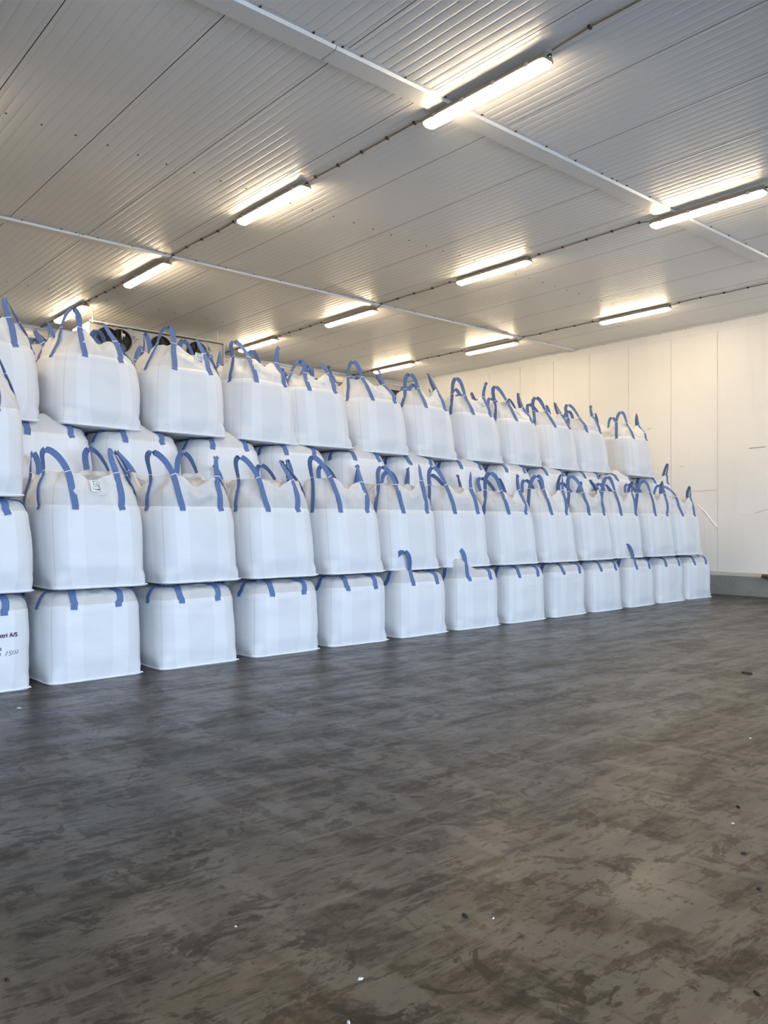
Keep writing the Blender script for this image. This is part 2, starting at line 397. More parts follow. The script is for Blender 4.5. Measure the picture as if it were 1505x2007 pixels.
LX = (1.55, 5.86, 10.22, 14.5); LY = (-20.0, 5.3, 9.03, 12.85, 16.35)
LAB = {(1,1): 'lit strip light nearest the viewer, largest, crossing the near ceiling trim in the middle',
 (1,2): 'lit strip light second nearest in the left-hand row of lights',
 (1,3): 'lit strip light in the left-hand row, just beyond the far ceiling trim',
 (1,4): 'lit strip light farthest left, half behind a bag loop',
 (2,1): 'large lit strip light at the right edge, crossing the near ceiling trim',
 (2,2): 'lit strip light in the middle row, between the two ceiling trims',
 (2,3): 'lit strip light in the middle row, touching the far ceiling trim',
 (2,4): 'lit strip light in the middle row right of the cooler, last before the back wall',
 (3,2): 'lit strip light nearest in the right-hand row, above the white side wall',
 (3,3): 'lit strip light in the right-hand row at the far ceiling trim',
 (3,4): 'lit strip light in the far corner of the hall, behind two bag loops'}
lamp0 = make_lamp(); kids0 = children(lamp0); first = True
for i, lx in enumerate(LX):
    for j, ly in enumerate(LY):
        if j == 0: continue
        r = lamp0 if first else dup(lamp0, kids0); first = False
        dz = 0.036 if (j == 1 or j == 3) else 0.0
        r.location = (lx, ly, CZ-0.001-dz); r.rotation_euler = (0, 0, 0)
        r['label'] = LAB.get((i, j), 'lit strip light on the ceiling outside the view'); r['category'] = 'ceiling light'; r['group'] = 'strip lights on the ceiling'
# cables with clips between the lights
CL = {1: 'beige cable on the ceiling linking the left-hand row of lights', 2: 'beige cable on the ceiling linking the middle row of lights',
      3: 'beige cable on the ceiling linking the right-hand row, bending off near the right edge', 0: 'beige cable on the ceiling outside the view'}
for i, lx in enumerate(LX):
    root = thing('ceiling_cable', CL[i], 'cable', (lx, 0, CZ), 0, 'cables along the ceiling')
    stops = [-1.0]+list(LY[1:])+[YB-0.05]
    for s in range(len(stops)-1):
        y0 = stops[s]+(0.83 if s > 0 else 0); y1 = stops[s+1]-(0.83 if s < len(stops)-2 else 0)
        pts = []; n = 14; c = MB()
        for t in range(n+1):
            y = y0+(y1-y0)*t/n; e = min(t, n-t)
            amp = 0.02 if i < 2 else 0.05
            pts.append((amp*N(y*1.3, i, 0, 3)*min(1, e/2), y, -0.012 - (0.022 if e == 0 and not (s == 0 and t == 0) and not (s == len(stops)-2 and t == n) else 0) - 0.012*abs(N(y, i*2, 5, 1))))
            if t in (1, 4, 7, 10, 13):
                x, yy, z = pts[-1]; k = MB(); k.box((x-0.018, yy-0.012, z-0.012), (x+0.022, yy+0.012, 0.0)); k.build('cable_clip', M_SCREW, root)
        pts = [(a, bb, zz - 0.036*(abs(bb-5.84) < 0.16) - 0.036*(abs(bb-12.03) < 0.14)) for a, bb, zz in pts]
        c.tube(pts, 0.0085, 6); c.build('cable', M_CABLE, root, True)
    if i == 3:
        c = MB(); c.tube([(0, 4.6, -0.02), (0.2, 4.45, -0.02), (0.5, 4.5, -0.03), (0.9, 4.2, -0.03), (1.4, 4.3, -0.02), (XW-0.03-lx, 4.2, -0.02)], 0.0085, 6); c.build('cable', M_CABLE, root, True)

# ---------------------------------------------------------------- bulk bags
def smv(a, b, x):
    t = np.clip((x-a)/(b-a), 0, 1); return t*t*(3-2*t)
NS = 96
class Bag:
    def __init__(s, seed, zs=0.79, style='up', lean=(0, 0), hc=(0.36,)*4, hm=0.22, top=0.86, loop=0.27, hump=(0, 0, 0.2), dome=0.08, upc=None, sk=(0, 0), fat=1.0, tent=0.0, rd=0.0, drop=0.0):
        s.rd = rd
        s.sd = seed; s.zs = zs; s.style = style; s.lean = lean; s.hc = hc; s.hm = hm; s.top = top; s.loop = loop
        s.hump = hump; s.dome = dome; s.upc = upc or {}; s.sk = sk; s.fat = fat; s.tent = tent; s.rnd = random.Random(seed)
    def sh(s, p):   # lean of the whole bag
        z = max(0, p[2]); return Vector((p[0]+s.lean[0]*z, p[1]+s.lean[1]*z, p[2]))
    def body(s, ph, z, off=0.0):
        t = z/s.zs
        a = 0.462 + (0.052*s.fat+0.022*s.rd)*sm(0, 0.28, t) - (0.006+0.012*s.rd)*sm(0.72, 1.0, t)
        n = 13 - (7.6+1.7*s.rd)*sm(0, 0.22, t) - (0.2+0.7*s.rd)*sm(0.4, 1, t)
        c, q = math.cos(ph), math.sin(ph)
        r = a/((abs(c)**n+abs(q)**n)**(1/n))
        x, y = r*c, r*q
        e = sm(0.02, 0.2, t)
        r += e*(0.016*N(x*2.2, y*2.2, z*2.0, s.sd) + 0.006*N(x*5, y*5, z*6, s.sd+2))
        wr = sm(0.55, 0.95, t)*0.005*N(x*3.0, y*3.0, z*28, s.sd+5)
        r += wr + off
        # soft tuck at the shoulder
        r -= (0.012+0.018*s.rd)*sm(0.93, 1.0, t)
        return Vector((r*c, r*q, z))
    def delta(s, ph):   # angular distance to nearest corner (deg) and corner index 0 FL,1 FR,2 BR,3 BL
        d = math.degrees(ph) % 360
        k = int(d//90); dl = abs(d-(k*90+45)); return dl, {2: 0, 3: 1, 0: 2, 1: 3}[k]
    def skirt(s, ph, t, off=0.0):
        p = s.body(ph, s.zs*0.985); dl, k = s.delta(ph)
        cf = 1-sm(20, 44, dl)
        h = s.hm + (s.hc[k]-s.hm)*cf
        rr = math.hypot(p.x, p.y); c, q = math.cos(ph), math.sin(ph)
        sc = 1 - (1-s.top)*(t**1.15) - s.tent*(t**0.8)
        r = rr*sc
        fold = 0.042*N(c*3.2, q*3.2, t*1.2, s.sd+11) + 0.030*N(c*7, q*7, t*2.5, s.sd+13) + 0.022*abs(N(c*14, q*14, t*5, s.sd+14))
        r += fold*min(1, t*2.2) - 0.075*math.exp(-(dl/9.0)**2)*sm(0.05, 0.9, t)
        r += 0.02*math.sin(t*PI)*(0.5+N(c*2, q*2, 0, s.sd+21))
        rim = 0.02*N(c*6, q*6, 0, s.sd+17)
        z = p.z + t*(h+rim) + 0.008*N(c*9, q*9, t*7, s.sd+3)*min(1, t*4)
        r += off
        return Vector((r*c + s.sk[0]*t*t, r*q + s.sk[1]*t*t, z))
    def cap(s, ph, qq, off=0.0):   # flattened top, qq 1 edge -> 0 centre
        p = s.body(ph, s.zs*0.985); rr = math.hypot(p.x, p.y)
        c, q = math.cos(ph), math.sin(ph); x, y = rr*qq*c, rr*qq*q
        e = 1-qq**22; e = 0.78*e + 0.22*sm(0, 1, 1-qq**3)
        z = s.dome*e + s.hump[0]*math.exp(-((x-s.hump[1])/s.hump[2])**2)*sm(0, 0.75, 1-qq**3)*(0.75+0.5*N(x*3, y*3, 0, s.sd+8))
        cr = 0.022*abs(N(x*6, y*6, 0, s.sd+30)) + 0.012*N(x*11, y*11, 2, s.sd+31)
        z += -cr*sm(0, 0.3, 1-qq)*0.9
        fr = sm(0, 0.02, 1-qq)*(1-sm(0.06, 0.16, 1-qq)); z += fr*0.02*N(c*6, q*6, 0, s.sd+33)
        dl, k = s.delta(ph)
        if k in s.upc:
            ww = s.upc[k]/0.2*math.exp(-(dl/26)**2)*sm(0, 0.10, 1-qq)*(1-sm(0.12, 0.24, 1-qq)); x += 0.10*c*ww; y += 0.10*q*ww
            z += s.upc[k]*math.exp(-(dl/26)**2)*sm(0, 0.12, 1-qq)*(1-sm(0.12, 0.24, 1-qq))
        return Vector((x, y, p.z+z+off))
    def grid(s, rows, closed_bottom=False, closed_top=False):
        v = [p for r in rows for p in r]; f = []
        n = NS; m = len(rows)
        for j in range(m-1):
            for i in range(n):
                f.append((j*n+i, j*n+(i+1) % n, (j+1)*n+(i+1) % n, (j+1)*n+i))
        if closed_bottom: f.append(tuple(range(n))[::-1])
        if closed_top: f.append(tuple((m-1)*n+i for i in range(n)))
        return v, f
    def ribbon(s, pts, wd, W=0.062, T=0.006):
        vs = []; uv = []; n = len(pts)
        pts = [Vector(p) for p in pts]
        acc = 0
        for i, p in enumerate(pts):
            t = (pts[min(i+1, n-1)]-pts[max(i-1, 0)]).normalized()
            wv = Vector(wd[i]); wv = (wv - t*wv.dot(t)).normalized(); nn = t.cross(wv)
            if i: acc += (pts[i]-pts[i-1]).length
            for (a, b_, u) in ((-1, -1, 0), (0, -1.5, .5), (1, -1, 1), (1, 1, 1), (0, 0.6, .5), (-1, 1, 0)):
                vs.append(p + wv*(a*W/2) + nn*(b_*T/2)); uv.append((u, acc))
        f = [(i*6+k, i*6+(k+1) % 6, (i+1)*6+(k+1) % 6, (i+1)*6+k) for i in range(n-1) for k in range(6)]
        f += [tuple(range(6))[::-1], tuple((n-1)*6+k for k in range(6))]
        return vs, f, uv
    def loop_path(s, k, up):
        ctr = {0: 225, 1: 315, 2: 45, 3: 135}[k]
        rnd = s.rnd; pts = []; wd = []
        d0, d1 = 20.5, 14.0
        def half(sg):
            P = []; Wd = []
            a0 = math.radians(ctr+sg*(d0+rnd.uniform(-2, 2)))
            tang = Vector((-math.sin(a0), math.cos(a0), 0))
            # snap width direction to the face it is sewn on
            nf = Vector((round(math.cos(a0)/max(abs(math.cos(a0)), abs(math.sin(a0)))*0.5001*2) if abs(math.cos(a0)) > abs(math.sin(a0)) else 0,
                         (1 if math.sin(a0) > 0 else -1) if abs(math.sin(a0)) >= abs(math.cos(a0)) else 0, 0))
            wv = Vector((0, 0, 1)).cross(nf)   # horizontal along face
            wv = wv if wv.dot(tang) > 0 else -wv
            for z in (s.zs*0.93, s.zs*0.955, s.zs*0.975): P.append(s.body(a0, z, 0.006)); Wd.append(wv)
            if up == 'stand':
                for i in range(1, 9):
                    t = i/8; a = math.radians(ctr+sg*(d0+(d1-d0)*t)) if sg else a0
                    P.append(s.skirt(a, t, 0.008)); Wd.append(wv)
            else:
                lim = 0.30 if k not in s.upc else 0.12
                for i in range(1, 8):
                    t = i/7; qq = 1-lim*t**2.2
                    a = math.radians(ctr+sg*(d0-6*t)); P.append(s.cap(a, qq, 0.010)+Vector((0.006*math.cos(a)*(1-t), 0.006*math.sin(a)*(1-t), 0))); Wd.append(wv)
            return P, Wd
        A, WA = half(-1); B, WB = half(1)
        lh = s.loop*rnd.uniform(0.85, 1.12)
        if up == 'stand' or k in s.upc:
            out = Vector((math.cos(math.radians(ctr)), math.sin(math.radians(ctr)), 0))
            ln = Vector((rnd.uniform(-.12, .05), rnd.uniform(-.08, .08), 0)) + out*rnd.uniform(-0.04, 0.06) + Vector((s.sk[0], s.sk[1], 0))*0.5
            if rnd.random() < 0.15: ln += Vector((rnd.uniform(-.1, .1), rnd.uniform(-.1, .1), 0)); lh *= 0.75
            if k in s.upc: lh *= 0.85; ln += out*(0.10 if k == 0 else 0.0)
            p0, p3 = A[-1], B[-1]
            mid = (p0+p3)/2; sp = rnd.uniform(0.7, 1.15)
            c0 = mid+(p0-mid)*sp + Vector((0, 0, lh/0.75)) + ln*1.3; c1 = mid+(p3-mid)*sp + Vector((0, 0, lh/0.75)) + ln*1.3
            n = 14; arc = []; wa = []
            for i in range(1, n):
                t = i/n; arc.append(p0*(1-t)**3 + c0*3*t*(1-t)**2 + c1*3*t*t*(1-t) + p3*t**3)
                wa.append(WA[-1]*(1-t)+WB[-1]*t)
        else:
            p0, p3 = A[-1], B[-1]; arc = []; wa = []
            for i in range(1, 5):
                t = i/5; a = math.radians(ctr-14.5+29*t); arc.append(s.cap(a, 0.70-0.05*math.sin(PI*t), 0.010)); wa.append(WA[-1]*(1-t)+WB[-1]*t)
        pts = A+arc+B[::-1]
        if up == 'stand':
            for _ in range(3):
                q2 = [p.copy() for p in pts]
                for i in range(3, len(pts)-3): q2[i] = pts[i]*0.5+(pts[i-1]+pts[i+1])*0.25
                pts = q2
            for i in range(3, 12):
                for jj in (i, len(pts)-1-i):
                    o = Vector((pts[jj].x, pts[jj].y, 0)).normalized(); pts[jj] = pts[jj]+o*0.005
        return [s.sh(p) for p in pts], WA+wa+WB[::-1]
    def build(s, root, hidden=False):
        ang = [2*PI*i/NS for i in range(NS)]
        zl = [0, 0.012, 0.03, 0.055, 0.085, 0.12, 0.16] + [0.16+(s.zs-0.16)*k/22 for k in range(1, 22)] + [s.zs*0.985]
        rows = [[s.body(a, z) for a in ang] for z in zl]
        uv = []
        def addrow(row, extra=0): 
            for p in row: uv.append((abs(abs(p.x)-abs(p.y)), p.z))
        for r in rows: addrow(r)
        # closing of the filled part
        for qq, dz in ((0.93, 0.012), (0.8, 0.02), (0.5, 0.028), (0.15, 0.03)):
            row = [Vector((p.x*qq, p.y*qq, s.zs*0.985+dz)) for p in rows[len(zl)-1]]; rows.append(row); addrow(row)
        v, f = s.grid([[s.sh(p) for p in r] for r in rows], True, True)
        body = mesh('bag_body', v, f, M_BAG, root, True, None, uv)
        body.data.polygons[len(f)-2].use_smooth = False
        # hem
        hp = []
        for i in range(NS):
            a = ang[i]; n_ = 16; A = 0.456
            r = A/((abs(math.cos(a))**n_+abs(math.sin(a))**n_)**(1/n_))
            dl, k = s.delta(a); r += 0.018*math.exp(-(dl/2.2)**2)
            hp.append(Vector((r*math.cos(a), r*math.sin(a), 0.013+0.005*N(math.cos(a)*5, math.sin(a)*5, 0, s.sd)+0.006*math.exp(-(dl/4)**2))))
        vs = []
        for i, p in enumerate(hp):
            o = Vector((p.x, p.y, 0)).normalized()
            vs += [p-o*0.012+Vector((0, 0, 0.008)), p+o*0.012+Vector((0, 0, 0.004)), p+o*0.013-Vector((0, 0, 0.006)), p-o*0.012-Vector((0, 0, 0.012))]
        fs = [(i*4+k, i*4+(k+1) % 4, ((i+1) % NS)*4+(k+1) % 4, ((i+1) % NS)*4+k) for i in range(NS) for k in range(4)]
        mesh('bottom_hem', vs, fs, M_HEM, root, True)
        uv = []
        if s.style == 'up':
            rows = [[s.skirt(a, t) for a in ang] for t in [k/14 for k in range(15)]]
            # folded rim
            inn = [[Vector((p.x*0.975, p.y*0.975, p.z-0.004)) for p in rows[-1]], [Vector((p.x*0.97, p.y*0.97, p.z-0.05)) for p in rows[-1]]]
            rows += inn
            for r in rows: addrow(r)
            v, f = s.grid([[s.sh(p) for p in r] for r in rows]); mesh('top_skirt', v, f, M_SKIRT, root, True, None, uv)
        else:
            rows = [[s.cap(a, qq) for a in ang] for qq in (1.0, .997, .993, .985, .975, .96, .94, .91, .88, .84, .8, .75, .7, .64, .58, .5, .42, .34, .26, .18, .1, .04)]
            for r in rows: addrow(r)
            v, f = s.grid([[s.sh(p) for p in r] for r in rows], False, True); mesh('top_skirt', v, f, M_SKIRT, root, True, None, uv)
        for k in range(4):
            st = 'stand' if s.style == 'up' else 'flat'
            P, Wd = s.loop_path(k, st); vs, fs, us = s.ribbon(P, Wd); lp = mesh('lifting_loop', vs, fs, M_BLUE, root, True, None, us)
            lp.data.set_sharp_from_angle(angle=math.radians(50))
            if st == 'stand' and not hidden:
                # white stitching where the loop leaves the fabric
                for idx in (10, len(P)-11):
                    t = (P[idx+1]-P[idx-1]).normalized(); wv = Wd[idx]; wv = (wv-t*wv.dot(t)).normalized(); n_ = t.cross(wv)
                    vv = []
                    for a, b_ in ((-1.08, 1.6), (1.08, 1.6), (1.08, -1.6), (-1.08, -1.6)):
                        for c_ in (-0.004, 0.004): vv.append(P[idx]+wv*a*0.033+n_*b_*0.003+t*c_)
                    ff = [(2*i, 2*i+1, 2*((i+1) % 4)+1, 2*((i+1) % 4)) for i in range(4)]
                    mesh('stitching', vv, ff, M_STITCH, lp)
        return body
    def liner(s, root):
        ang = [2*PI*i/NS for i in range(NS)]; rows = []
        for qq in (0.99, 0.96, 0.9, 0.8, 0.65, 0.5, 0.3, 0.1):
            row = []
            for a in ang:
                p = s.skirt(a, 0.55); c_, q_ = math.cos(a), math.sin(a)
                x, y = p.x*qq*0.985, p.y*qq*0.985
                z = s.zs + s.hm*0.55 + (s.hm*0.72)*sm(0, 0.35, 1-qq) + 0.06*N(x*5, y*5, 0, s.sd+40)*sm(0, .3, 1-qq) + 0.03*N(x*14, y*14, 0, s.sd+41)*sm(0, .2, 1-qq)
                row.append(s.sh(Vector((x, y, z))))
            rows.append(row)
        v, f = s.grid(rows, False, True); mesh('inner_liner', v, f, M_LINER, root, True)
    def tagpiece(s, root, ph, t, wv=0.10, hv=0.12, marks=True, sd=0):
        ce = s.sh(s.skirt(ph, t, 0.012)); dn = s.sh(s.skirt(ph, t-0.15, 0.012)); sd2 = s.sh(s.skirt(ph+0.12, t, 0.012))
        up = (ce-dn).normalized(); rt = (sd2-ce); rt = (rt-up*rt.dot(up)).normalized(); nn = rt.cross(up).normalized()
        if nn.dot(Vector((math.cos(ph), math.sin(ph), 0))) < 0: nn = -nn
        ce = ce+nn*0.012
        b = MB()
        def P(a, c_, d): return ce+rt*a+up*c_+nn*d
        for (a0, a1, c0, c1, d, th, mi) in [(-wv/2, wv/2, -hv/2, hv/2, 0, 0.003, 0)]:
            vs = [P(a, c_, dd) for dd in (0, th) for a, c_ in ((a0, c0), (a1, c0), (a1, c1), (a0, c1))]
            b.add(vs, [(0, 3, 2, 1), (4, 5, 6, 7), (0, 1, 5, 4), (1, 2, 6, 5), (2, 3, 7, 6), (3, 0, 4, 7)])
        o = b.build('label_tag', M_TAG, root)
        if marks:
            b = MB(); R = random.Random(s.sd+sd)
            def bar(a0, c0, a1, c1, r=0.0018):
                p, q_ = P(a0*wv, c0*hv, 0.0045), P(a1*wv, c1*hv, 0.0045); b.tube([p, q_], r, 4)
            bar(-.3, .4, .32, .4); bar(.36, .35, .36, -.38, .0025); bar(-.15, .38, -.2, .1); bar(-.2, .1, .05, -.15); bar(.1, .3, .2, .05); bar(.2, .05, .25, -.15, .003)
            bar(-.3, -.1, -.25, -.35); bar(-.15, -.3, .2, -.38, .003); bar(.15, -.28, .36, -.4, .0035); bar(-.02, .2, .1, .0)
            b.build('printed_marks', M_INK, o)

ORD = ['first', 'second', 'third', 'fourth', 'fifth', 'sixth', 'seventh', 'eighth', 'ninth', 'tenth', 'eleventh', 'twelfth', 'thirteenth']
def place(bag, x, y, z, rz, label, group, rx=0, ry=0, hidden=False):
    r = thing('bulk_bag', label, 'bulk bag', (x, y, z), rz, group)
    r.rotation_euler = (rx, ry, rz); body = bag.build(r, hidden); return r, body
D = math.radians
R = random.Random(11)
FY = lambda i: 7.65+0.45+0.034*(i-1)      # centre line of the front row
# bottom tier, front row
B1 = {}
for i in range(13):
    kw = dict(zs=0.735+R.uniform(-.015, .015), style='flat', fat=0.48+R.uniform(-.1, .12), dome=0.135, lean=(R.uniform(-.02, .01), R.uniform(-.01, .03)))
    if i == 6: kw['upc'] = {0: 0.17}
    if i == 10: kw['upc'] = {0: 0.06}
    if i == 5: kw['upc'] = {0: 0.07}
    b = Bag(100+i, **kw)
    if i == 0: lab = 'white bulk bag with dark printed lettering, on the floor at the left edge'
    elif i == 6: lab = 'white bulk bag on the floor with one corner loop standing up, on the front row'
    elif i == 12: lab = 'rightmost white bulk bag on the floor, next to the concrete kerb'
    else: lab = 'white bulk bag on the floor, %s from the left after the printed bag' % ORD[i-1]
    B1[i] = place(b, 1.86+1.11*i+(0.012+0.006*i if i else 0.055), FY(i), 0.0, D(R.uniform(-2.5, 2.5)), lab, 'bulk bags on the floor, front row') + (b,)
# upper tier, front row
Z2 = 0.875
tw = {}
for i in range(13):
    dx = 1.86+1.11*i - 0.03*max(0, i-1) + (0.08 if i else 0.09)
    if i == 0:
        b = Bag(200, fat=0.6, zs=0.75, style='flat', dome=0.11, rd=.5, lean=(-.01, .02)); lab = 'white bulk bag at the left edge, directly on the printed bag and under a third'
    else:
        hcs = tuple(0.35+R.uniform(-.05, .04) for _ in range(4))
        b = Bag(200+i, rd=0.45, fat=0.5+R.uniform(-.1, .12), zs=0.81, style='up', lean=(-0.035-0.006*i*R.uniform(.6, 1.2), 0.035+R.uniform(-.01, .02)), hc=hcs, hm=0.22+R.uniform(-.03, .04), top=0.86+R.uniform(-.03, .03), loop=0.25, sk=(R.uniform(-.05, .01), R.uniform(-.02, .03)))
        if i == 12: lab = 'rightmost white bulk bag with upright blue loops, on top of the last floor bag'
        else: lab = 'white bulk bag with upright blue loops on the front row, %s from the left' % ORD[i-1]
        if i == 1: lab = 'white bulk bag with upright loops and printed tag, leftmost of the front row'
    tw[i] = place(b, dx, FY(i)+(0.07 if i in (5, 6, 10) else 0.01), Z2, D(R.uniform(-2.5, 2.5)), lab, 'bulk bags on the second tier, front row') + (b,)
    if i in (2, 3, 4, 5, 6, 7, 9): b.liner(tw[i][0])
tw[1][2].tagpiece(tw[1][0], D(268), 0.72)
# third bag on the first stack
b = Bag(300, zs=0.80, style='up', lean=(-.03, .02), hc=(.36, .34, .36, .34), hm=0.25, sk=(-.05, .02))
place(b, 1.85, FY(0), 1.735, D(1), 'white bulk bag at the left edge, third up in the nearest stack', 'high bulk bags')
# back row: third tier
RYF = lambda k: 8.72+0.033*k
RX = lambda x, k: x/8.75*RYF(k)
b3 = {}
for k in range(12):
    kw = dict(zs=0.765-0.009*k, style='flat', dome=0.10, rd=0.8, fat=0.75, hump=(0.15+R.uniform(-.02, .03), R.uniform(-.05, .04), 0.14), lean=(R.uniform(-.07, -.01), 0.03))
    if k == 11: kw['upc'] = {2: 0.34, 1: 0.12}; kw['hump'] = (0.02, -0.1, 0.2)
    b = Bag(400+k, **kw)
    lab = ('rightmost white bulk bag of the third tier, one loop standing up by the side wall' if k == 11 else
           'white bulk bag pressed flat on top in the third tier, %s from the left' % ORD[k])
    b3[k] = place(b, RX(2.93+1.08*k, k)+(0.3 if k == 11 else 0), RYF(k)+0.45, 1.70, D(R.uniform(-3, 3)), lab, 'bulk bags on the third tier')
# back row: top tier
X4 = [2.36, 3.48, 4.59, 5.65, 6.59, 7.66, 8.68, 9.76, 10.79, 11.88, 12.86, 14.40]
b4 = []
for k, x in enumerate(X4):
    hcs = [0.27+R.uniform(-.05, .05) for _ in range(4)]; tent = R.uniform(.02, .08)
    if k in (1, 2): hcs = [0.29, 0.22, 0.25, 0.26]; tent = 0.10
    if k == 4: hcs = [0.20, 0.24, 0.22, 0.22]; tent = 0.14
    ln = -0.02 if k < 4 else -0.06-0.008*k
    b = Bag(500+k, rd=1.0, fat=0.35 if k in (3, 4) else 0.6+R.uniform(-.1, .1), zs=0.80, style='up', lean=(ln+R.uniform(-.02, .01), 0.02), hc=tuple(hcs), hm=0.17+R.uniform(-.03, .04), top=0.84, loop=0.25 if k != 4 else 0.15, sk=(R.uniform(-.08, .03), R.uniform(-.02, .05)), tent=tent)
    if k == 0: lab = 'white bulk bag cut by the left edge, topmost tier, behind the nearest high bag'
    elif k == 11: lab = 'rightmost white bulk bag of the topmost tier, against the white side wall'
    else: lab = 'white bulk bag with blue loops in the topmost tier, %s from the left' % ORD[k]
    kk = (x-2.93)/1.08; r, body = place(b, RX(x, kk), RYF(kk)+0.47, 2.57-0.010*k+R.uniform(-.01, .01), D(R.uniform(-3, 3)), lab, 'bulk bags on the topmost tier', ry=D(R.uniform(-0.5, 1.8)))
    b4.append((r, b))
b4[2][1].tagpiece(b4[2][0], D(285), 0.7)
b4[7][1].tagpiece(b4[7][0], D(278), 0.6, 0.11, 0.10)
# bags inside and behind the stack, mostly hidden: copies of two sources
hb = Bag(700, zs=0.79, style='flat', dome=0.085)
h0, _ = place(hb, 1.85, RYF(-1)+0.45, 0.0, 0, 'white bulk bag buried inside the stack behind the front row', 'bulk bags hidden in the stack', hidden=True)
hk = children(h0)
def hidden_at(x, y, z):
    r = dup(h0, hk); r.location = (x, y, z); r.rotation_euler = (0, 0, D(R.uniform(-2, 2)))
for k in range(-1, 12):
    for t in (0, 0.86):
        if k == -1 and t == 0: continue
        hidden_at(RX(2.93+1.08*k, k), RYF(k)+0.45, t)
hidden_at(1.85, RYF(-1)+0.45, 1.70)
for k in range(8):
    for t in (0, 0.86, 1.72): hidden_at(RX(3.1+1.08*k, k), RYF(k)+1.58, t)
for k in range(8):
    b = Bag(800+k, zs=0.79, style='up', hc=tuple(0.27+R.uniform(-.04, .05) for _ in range(4)), hm=0.2, top=0.8, loop=0.2, tent=0.08, sk=(R.uniform(-.08, .02), 0))
    place(b, RX(3.1+1.08*k, k), RYF(k)+1.60, 2.585, D(R.uniform(-4, 4)), 'white bulk bag behind the topmost tier, mostly hidden, %s from the left' % ORD[k], 'bulk bags behind the topmost tier')

# print on the leftmost floor bag, laid on its front
def project(body, polys, name, m, parent, lift=0.004):
    me = body.data; bv = BVHTree.FromPolygons([v.co[:] for v in me.vertices], [tuple(p.vertices) for p in me.polygons if len(p.vertices) == 4])
    vs = []; fs = []
    for pl in polys:
        o = len(vs)
        for (x, z) in pl[0]:
            h = bv.ray_cast(Vector((x, -2, z)), Vector((0, 1, 0))); y = (h[0].y if h[0] else -0.5) - lift
            vs.append((x, y, z))
        fs += [tuple(i+o for i in f) for f in pl[1]]
    return mesh(name, vs, fs, m, parent)
def text_poly(txt, x, z, h, slope=0.0, bold=0.0):
    cu = bpy.data.curves.new('t', 'FONT'); cu.body = txt; cu.size = h/0.70; cu.offset = bold; cu.resolution_u = 3
    ob = bpy.data.objects.new('t', cu); COL.objects.link(ob); dg = bpy.context.evaluated_depsgraph_get()
    me = bpy.data.meshes.new_from_object(ob.evaluated_get(dg)); bpy.data.objects.remove(ob)
    mx = max(v.co.x for v in me.vertices)
    pts = [(x+(v.co.x-mx), z+v.co.y+slope*(v.co.x-mx)) for v in me.vertices]   # right-aligned at x
    fs = [tuple(p.vertices) for p in me.polygons]; bpy.data.meshes.remove(me); return (pts, fs)
def strokes(lines, x, z, s_, wd):
    out = []
    for ln in lines:
        pts = [Vector((x+a*s_, z+c_*s_)) for a, c_ in ln]; L = []; 
        for i, p in enumerate(pts):
            t = (pts[min(i+1, len(pts)-1)]-pts[max(i-1, 0)]).normalized(); n_ = Vector((-t.y, t.x))*wd/2
            L += [tuple(p+n_), tuple(p-n_)]
        out.append((L, [(2*i, 2*i+1, 2*i+3, 2*i+2) for i in range(len(pts)-1)]))
    return out
r1, bd, _b = B1[0]
PX = 0.335    # right end of the printed company line, from the bag centre
pr = project(bd, [text_poly('stri A/S', PX, 0.490, 0.036, 0.0, 0.0016)], 'printed_lettering', M_INKP, r1)
sq = ([(PX-0.225, 0.565), (PX-0.157, 0.565), (PX-0.157, 0.69), (PX-0.225, 0.69)], [(0, 1, 2, 3)])
project(bd, [sq], 'printed_block', M_INK, r1)
project(bd, [([(PX-0.225, 0.70), (PX-0.164, 0.70), (PX-0.164, 0.745), (PX-0.225, 0.745)], [(0, 1, 2, 3)])], 'printed_bar', M_INKP, r1)
project(bd, [text_poly('00', PX-0.138, 0.375, 0.026, 0.0, 0.0014), text_poly('42', PX-0.142, 0.332, 0.026, 0.0, 0.0014)], 'printed_number', M_INK, r1)
hw = [[(0, 0), (.25, .5), (.42, .9)], [(1.15, .95), (.8, .85), (.75, .55), (1.0, .5), (1.02, .25), (.75, .02), (.6, .1)], [(1.7, .75), (1.45, .85), (1.3, .55), (1.4, .25), (1.65, .25), (1.75, .4)], [(1.95, .95), (1.88, .6), (2.05, .3), (2.3, .4), (2.42, .85), (2.38, 1.0)]]
project(bd, strokes(hw, PX-0.105, 0.325, 0.045, 0.005), 'handwritten_number', M_PEN, r1)

